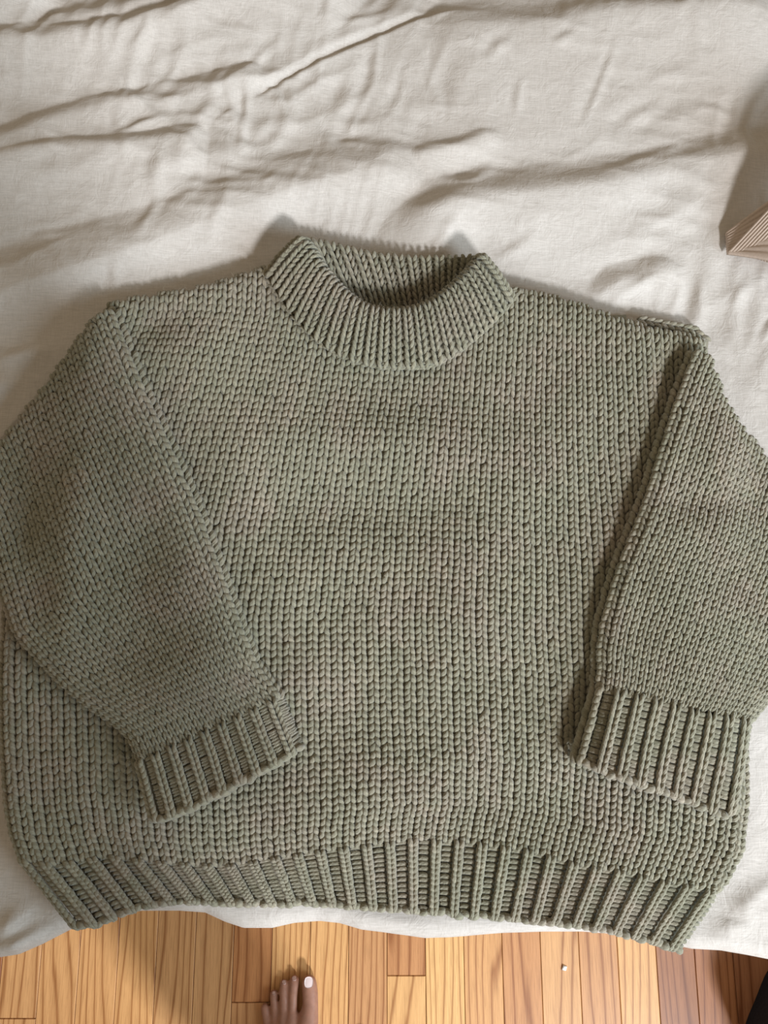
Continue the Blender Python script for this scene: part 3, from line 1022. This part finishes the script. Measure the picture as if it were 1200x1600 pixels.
# ------------------------------------------------------------------ floor
PW = 0.057
floor = mesh_np('floor', [(-2.2, -2.2, -0.02), (2.2, -2.2, -0.02), (2.2, 2.4, -0.02), (-2.2, 2.4, -0.02)], [(0, 1, 2, 3)], GAP, None, False)
tag(floor, 'honey oak strip floor below the near edge of the bed', None, kind='structure')


def plank_mesh(w, l, h=0.018, b=0.0007):
    x0, x1, y0, y1 = 0, w, 0, l
    vs_ = [(x0, y0, -h), (x1, y0, -h), (x1, y1, -h), (x0, y1, -h),
           (x0, y0, -b), (x1, y0, -b), (x1, y1, -b), (x0, y1, -b),
           (x0 + b, y0 + b, 0), (x1 - b, y0 + b, 0), (x1 - b, y1 - b, 0), (x0 + b, y1 - b, 0)]
    fs = [(0, 3, 2, 1), (0, 1, 5, 4), (1, 2, 6, 5), (2, 3, 7, 6), (3, 0, 4, 7), (4, 5, 9, 8), (5, 6, 10, 9), (6, 7, 11, 10), (7, 4, 8, 11), (8, 9, 10, 11)]
    me = bpy.data.meshes.new('plank'); me.from_pydata(vs_, [], fs); me.update()
    me.materials.append(OAK)
    return me


x_ref = float(on_plane(np.array([605.0]), np.array([1530.0]), 0)[0, 0])
TONES = {-10: .62, -9: .68, -8: .72, -7: .78, -6: .6, -5: .55, -4: .42, -3: .82, -2: .85, -1: .42, 0: .9, 1: 1.0, 2: .72, 3: .36, 4: .60, 5: .40, 6: .85, 7: .08, 8: .12, 9: .06, 10: .15}
joint = {0: on_plane(np.array([635.0]), np.array([1524.0]), 0)[0, 1], -4: on_plane(np.array([390.0]), np.array([1566.0]), 0)[0, 1], -10: on_plane(np.array([30.0]), np.array([1591.0]), 0)[0, 1]}
for k in range(-32, 33):
    x = x_ref + k * PW
    r = random.Random(100 + k)
    yy = [-2.1]
    if k in joint:
        cuts = [-1.3, float(joint[k]), 0.6]
    elif -11 <= k <= 10:
        cuts = [-0.95 - r.random() * 0.5, 0.15 + r.random() * 0.6]
    else:
        cuts = [-1.0 + r.random() * 0.7, 0.4 + r.random() * 0.7]
    ys = [-2.1] + cuts + [2.2]
    for a, b in zip(ys[:-1], ys[1:]):
        if b < -1.0 and abs(k) > 22: continue
        me = plank_mesh(PW - 0.0007, b - a - 0.0010)
        o = bpy.data.objects.new('plank', me)
        o.location = (x, a, r.uniform(-0.0003, 0.0))
        COL.objects.link(o); o.parent = floor
        tn = TONES.get(k, r.uniform(0.15, 0.95))
        if k == 0 and a > -0.6: tn = 0.35
        if k == -4 and a > -0.6: tn = 0.30
        o['tone'] = float(tn)

# ------------------------------------------------------------------ small things
# ribbed beige garment on the bed, cut off by the frame
def cloth_sheet(name, corner_grid, n_u, n_v, rib_n, rib_amp, thick, zfun, parent, mat):
    """bilinear pixel quad -> thick cloth with raised ribs running along v"""
    c = np.array(corner_grid, float)
    u = np.linspace(0, 1, n_u); v = np.linspace(0, 1, n_v)
    gq = ((c[0][None, None] * (1 - u)[None, :, None] + c[1][None, None] * u[None, :, None]) * (1 - v)[:, None, None]
          + (c[3][None, None] * (1 - u)[None, :, None] + c[2][None, None] * u[None, :, None]) * v[:, None, None])
    U, Vv = np.meshgrid(u, v)
    P = on_plane(gq[..., 0], gq[..., 1], BED_Z + 0.03)
    z = zfun(U, Vv) + rib_amp * np.abs(np.sin(U * rib_n * math.pi))
    top = np.stack([P[..., 0], P[..., 1], z], -1)
    botm = top.copy(); botm[..., 2] -= thick
    nr, nc = U.shape
    vs_ = np.concatenate([top.reshape(-1, 3), botm.reshape(-1, 3)])
    f1 = grid_faces(nr, nc); f2 = f1[:, ::-1] + nr * nc
    idx = np.arange(nr * nc).reshape(nr, nc)
    rim = np.concatenate([idx[0, :], idx[1:, -1], idx[-1, -2::-1], idx[-2:0:-1, 0]])
    nx = np.roll(rim, -1)
    f3 = np.stack([rim, nx, nx + nr * nc, rim + nr * nc], -1)
    return mesh_np(name, vs_, np.concatenate([f1, f2, f3]), mat, parent, True)


garment = empty('ribbed_top', (0, 0, 0))
tag(garment, 'folded beige ribbed jersey garment on the bedspread, cut off at the right', 'garment')
zb = BED_Z + 0.004
cloth_sheet('under_fold', [(1148, 345), (1151, 378), (1300, 470), (1330, 250)], 60, 60, 9, 0.0012, 0.004,
            lambda U, V_: zb + 0.006 + 0.055 * np.sin(np.clip(V_ * 1.3, 0, 1) * math.pi / 2) * (1 - 0.3 * U), garment, RIBBED)
cloth_sheet('upper_fold', [(1151, 377), (1330, 470), (1440, 330), (1325, 205)], 300, 40, 44, 0.0011, 0.004,
            lambda U, V_: zb + 0.008 + 0.075 * np.sin(np.clip(V_ * 1.25, 0, 1) * math.pi / 2) * (0.75 + 0.25 * np.cos(U * 3.0)) + 0.016 * np.sin(np.clip(U * 2.5, 0, 1) * math.pi / 2), garment, RIBBED)

# scrap on the floor
c = on_plane(np.array([881.0]), np.array([1512.0]), 0.0)[0]
vs_ = [(-.004, -.003, 0), (.003, -.004, 0), (.005, .002, 0), (-.001, .004, 0), (-.003, -.002, .0022), (.002, -.003, .0030), (.0042, .0015, .0016), (-.001, .003, .0035)]
scrap = mesh_np('paper_scrap', np.array(vs_) + np.array([0, 0, 0.0]), [(0, 1, 5, 4), (1, 2, 6, 5), (2, 3, 7, 6), (3, 0, 4, 7), (4, 5, 6, 7), (3, 2, 1, 0)], PAPER, None, False)
scrap.location = (c[0], c[1], 0.0003)
tag(scrap, 'tiny white scrap lying on the oak floor near the bed', 'scrap')

# black cloth heap at the lower right corner
nth, nrr = 64, 26
c = on_plane(np.array([1310.0]), np.array([1672.0]), 0.0)[0]
vs_ = []
for j in range(nrr):
    q_ = j / (nrr - 1)
    for i in range(nth):
        th = i / nth * 2 * math.pi
        rad = (0.135 + 0.012 * math.sin(3 * th + 1) + 0.006 * math.sin(7 * th)) * math.sin(q_ * math.pi / 2) ** 0.9
        z = 0.24 * math.cos(q_ * math.pi / 2) ** 0.6 + 0.008 * math.sin(5 * th + 6 * q_) * q_ * (1 - q_) * 4
        vs_.append((rad * math.cos(th), rad * math.sin(th) * 1.1, max(z, 0.0)))
fs = [(j * nth + i, (j + 1) * nth + i, (j + 1) * nth + (i + 1) % nth, j * nth + (i + 1) % nth) for j in range(nrr - 1) for i in range(nth)]
heap = mesh_np('black_cloth', vs_, fs, BLACK, None, True)
heap.location = (c[0], c[1], 0.0005)
tag(heap, 'black cloth heap on the floor at the lower right corner', 'cloth')

# ------------------------------------------------------------------ person (barefoot, standing at the near side of the bed)
def capsule_chain(pts, sub=14):
    """closed tapering tube through (x,y,z,r) points with round ends; returns verts, quads"""
    P = np.array([p[:3] for p in pts], float); R_ = np.array([p[3] for p in pts], float)
    rings = []
    seq = [(P[0], R_[0], -1)]
    verts = []; faces = []
    n = len(P)
    T = np.gradient(P, axis=0); T /= np.linalg.norm(T, axis=1, keepdims=True)
    stack = []
    for a in (80, 60, 40, 20):
        stack.append((P[0] - T[0] * R_[0] * math.sin(math.radians(a)), R_[0] * math.cos(math.radians(a)), T[0]))
    for i in range(n): stack.append((P[i], R_[i], T[i]))
    for a in (20, 40, 60, 80):
        stack.append((P[-1] + T[-1] * R_[-1] * math.sin(math.radians(a)), R_[-1] * math.cos(math.radians(a)), T[-1]))
    for cpt, rr_, t in stack:
        ref = np.array([1.0, 0, 0]) if abs(t[0]) < 0.8 else np.array([0, 1.0, 0])
        b1 = np.cross(t, ref); b1 /= np.linalg.norm(b1); b2 = np.cross(t, b1)
        for k in range(sub):
            a = k / sub * 2 * math.pi
            verts.append(cpt + rr_ * (math.cos(a) * b1 + math.sin(a) * b2))
    m_ = len(stack)
    for j in range(m_ - 1):
        for k in range(sub):
            k2 = (k + 1) % sub
            faces.append((j * sub + k, j * sub + k2, (j + 1) * sub + k2, (j + 1) * sub + k))
    faces.append(tuple(range(sub))[::-1]); faces.append(tuple((m_ - 1) * sub + k for k in range(sub)))
    return verts, faces


def remeshed(name, chains, voxel, mat, parent, smooth_it=4, dec=None):
    vs_, fs = [], []
    for ch in chains:
        v_, f_ = capsule_chain(ch)
        o_ = len(vs_); vs_ += [tuple(p) for p in v_]; fs += [tuple(i + o_ for i in f) for f in f_]
    me = bpy.data.meshes.new(name); me.from_pydata(vs_, [], fs); me.update()
    ob = bpy.data.objects.new(name, me); COL.objects.link(ob)
    rm = ob.modifiers.new('remesh', 'REMESH'); rm.mode = 'VOXEL'; rm.voxel_size = voxel; rm.adaptivity = 0
    sm = ob.modifiers.new('smooth', 'SMOOTH'); sm.iterations = smooth_it; sm.factor = 0.5
    if dec:
        d_ = ob.modifiers.new('dec', 'DECIMATE'); d_.ratio = dec
    dg = bpy.context.evaluated_depsgraph_get()
    me2 = bpy.data.meshes.new_from_object(ob.evaluated_get(dg))
    ob.modifiers.clear(); ob.data = me2
    me2.materials.clear(); me2.materials.append(mat)
    me2.polygons.foreach_set('use_smooth', np.ones(len(me2.polygons), bool))
    if parent: ob.parent = parent
    return ob


def fpt(px, py, z):
    return on_plane(np.array([float(px)]), np.array([float(py)]), z)[0]


# toes of the left foot: (tip px, knuckle px, radius)
def foot(dx, mirror, ox=0.0, oy=0.0):
    """chains of one foot. Measured for the left foot; mirrored about the body's midline for the right."""
    def q_(px, py, z, r):
        p = fpt(px, py, z)
        x, y = p[0], p[1]
        if mirror:
            x = 2 * MIDX - x
        return (x + ox, y + oy, z, r)
    ch = []
    ch.append([q_(483, 1536, .0122, .0110), q_(484.5, 1550, .0148, .0115), q_(485, 1570, .0185, .0116), q_(480, 1604, .024, .0165), q_(472, 1650, .032, .019), q_(462, 1710, .046, .024), q_(452, 1770, .062, .030)])
    ch.append([q_(460, 1531, .0084, .0069), q_(459, 1541, .0125, .0068), q_(458, 1556, .0168, .0062), q_(457, 1578, .0190, .0066), q_(455, 1630, .030, .016), q_(452, 1700, .046, .024), q_(450, 1770, .062, .030)])
    ch.append([q_(444, 1537, .0078, .0064), q_(443, 1547, .0112, .0063), q_(443, 1561, .0150, .0058), q_(443.5, 1580, .0175, .0064), q_(445, 1630, .026, .015), q_(446, 1700, .040, .023), q_(448, 1770, .058, .030)])
    ch.append([q_(428, 1553, .0074, .0062), q_(428, 1562, .0098, .0060), q_(429, 1574, .0126, .0056), q_(431, 1592, .0150, .0064), q_(435, 1640, .022, .014), q_(440, 1710, .034, .022), q_(446, 1770, .052, .030)])
    ch.append([q_(414, 1575, .0076, .0064), q_(416, 1585, .0096, .0066), q_(419, 1600, .0115, .0068), q_(424, 1620, .0140, .0095), q_(428, 1660, .018, .0125), q_(434, 1730, .026, .020), q_(442, 1790, .035, .030)])
    heel = q_(452, 1830, .032, .030)
    ch.append([heel, q_(451, 1790, .045, .034), q_(452, 1730, .040, .028), q_(455, 1680, .030, .021)])
    an = q_(450, 1800, .085, .034)
    return ch, an


MIDX = float(fpt(528, 1600, 0)[0])
L_ch, L_an = foot(0, False)
R_ch, R_an = foot(0, True, 0.0, -0.080)


def leg(an, hipx):
    ax, ay = an[0], an[1]
    return [(ax, ay - .01, .07, .036), (ax, ay - .015, .14, .033), (ax, ay - .02, .25, .047), (ax + (hipx - ax) * .3, ay - .015, .34, .052), (ax + (hipx - ax) * .5, ay, .46, .050),
            (ax + (hipx - ax) * .7, ay - .01, .60, .066), (hipx, ay - .03, .80, .080)]


FOOT_MID = MIDX
MIDX += 0.045                       # hips and trunk carried over the right leg
hipL, hipR = MIDX - .085, MIDX + .085
hy = (L_an[1] + R_an[1]) / 2 - 0.04
tor = [(MIDX, hy, .84, .125), (MIDX, hy + .01, .94, .120), (MIDX + .01, hy + .03, 1.06, .110), (MIDX + .02, hy + .06, 1.18, .115), (MIDX + .03, hy + .09, 1.28, .10), (MIDX + .03, hy + .12, 1.36, .055), (MIDX + .03, hy + .15, 1.42, .05)]
SX_, SY_ = MIDX + .03, hy + .09
head = [(SX_, hy + .17, 1.46, .07), (SX_, hy + .19, 1.53, .085), (SX_, hy + .19, 1.58, .085)]
armL = [(SX_ - .15, SY_, 1.30, .048), (SX_ - .165, SY_ + .02, 1.14, .042), (SX_ - .165, SY_ + .05, 1.00, .040), (SX_ - .13, SY_ + .24, 1.12, .034), (SX_ - .08, SY_ + .40, 1.22, .026), (SX_ - .05, SY_ + .45, 1.26, .022)]
armR = [(2 * SX_ - p[0], *p[1:]) for p in armL]
chains = L_ch + R_ch + [leg(L_an, hipL), leg(R_an, hipR), tor, [(hipL, hy, .86, .09), (hipR, hy, .86, .09)], [(SX_ - .15, SY_, 1.30, .05), (SX_ + .15, SY_, 1.30, .05)], head, armL, armR]
person = remeshed('person', chains, 0.0024, SKIN, None, 3, 0.3)
tag(person, 'barefoot person standing on the oak floor, toes with pale pink nails', 'person')
# clothing: dark shorts and top, out of the photograph's frame
def grow(ch, k, lo=None):
    return [(p[0], p[1], p[2], p[3] + k) for p in ch]
short_ch = [[(p[0], p[1], p[2], p[3] + .014) for p in leg(L_an, hipL)[4:]], [(p[0], p[1], p[2], p[3] + .014) for p in leg(R_an, hipR)[4:]], [(hipL, hy, .88, .105), (hipR, hy, .88, .105)], [(MIDX, hy, .84, .13), (MIDX, hy, .98, .125)]]
remeshed('trousers', short_ch, 0.008, NAVY, person, 4)
top_ch = [grow(tor[1:5], .016), [(SX_ - .15, SY_, 1.30, .064), (SX_ + .15, SY_, 1.30, .064)], grow(armL[:3], .012), grow(armR[:3], .012), [(SX_ + .165, SY_ + .05, 1.0, .052), (SX_ + .14, SY_ + .20, 1.10, .048)], [(SX_ - .165, SY_ + .05, 1.0, .052), (SX_ - .14, SY_ + .20, 1.10, .048)], [(MIDX - .06, hy + .02, .93, .12), (MIDX - .04, hy + .06, 1.2, .11)], [(MIDX + .07, hy + .02, .93, .12), (MIDX + .05, hy + .06, 1.2, .11)]]
remeshed('shirt', top_ch, 0.008, NAVY, person, 4)


def toenail(px, py, z, w, l, tilt, mat=NAIL):
    p = fpt(px, py, z)
    n = 9
    vs_ = []
    for j in range(n):
        v_ = j / (n - 1) * 2 - 1
        for i in range(n):
            u_ = i / (n - 1) * 2 - 1
            # rounded outline between a square and a disc, arched across and along
            x = u_ * math.sqrt(1 - 0.42 * v_ * v_) * w / 2; y = v_ * math.sqrt(1 - 0.42 * u_ * u_) * l / 2
            h = 0.0016 - 0.20 * x * x / w - 0.10 * y * y / l
            vs_.append((x, y, h))
    vs_ = np.array(vs_)
    f1 = grid_faces(n, n)
    low = vs_.copy(); low[:, 2] -= 0.003
    idx = np.arange(n * n).reshape(n, n)
    rim = np.concatenate([idx[0, :], idx[1:, -1], idx[-1, -2::-1], idx[-2:0:-1, 0]]); nx = np.roll(rim, -1)
    f3 = np.stack([rim, nx, nx + n * n, rim + n * n], -1)
    ca, sa = math.cos(tilt), math.sin(tilt)
    allv = np.concatenate([vs_, low])
    yv, zv = allv[:, 1] * ca + allv[:, 2] * sa, -allv[:, 1] * sa + allv[:, 2] * ca
    allv = np.stack([allv[:, 0] + p[0], yv + p[1], zv + z], -1)
    o = mesh_np('toenail', allv, np.concatenate([f1[:, ::-1], f1 + n * n, f3]), mat, person, True)
    return o


toenail(482.5, 1535, .0236, .0125, .0145, 0.25)
toenail(460, 1529, .0146, .0060, .0052, 0.8, NAIL_SMALL)
toenail(444, 1535, .0130, .0052, .0048, 0.8, NAIL_SMALL)
toenail(428, 1552, .0122, .0045, .0042, 0.8, NAIL_SMALL)
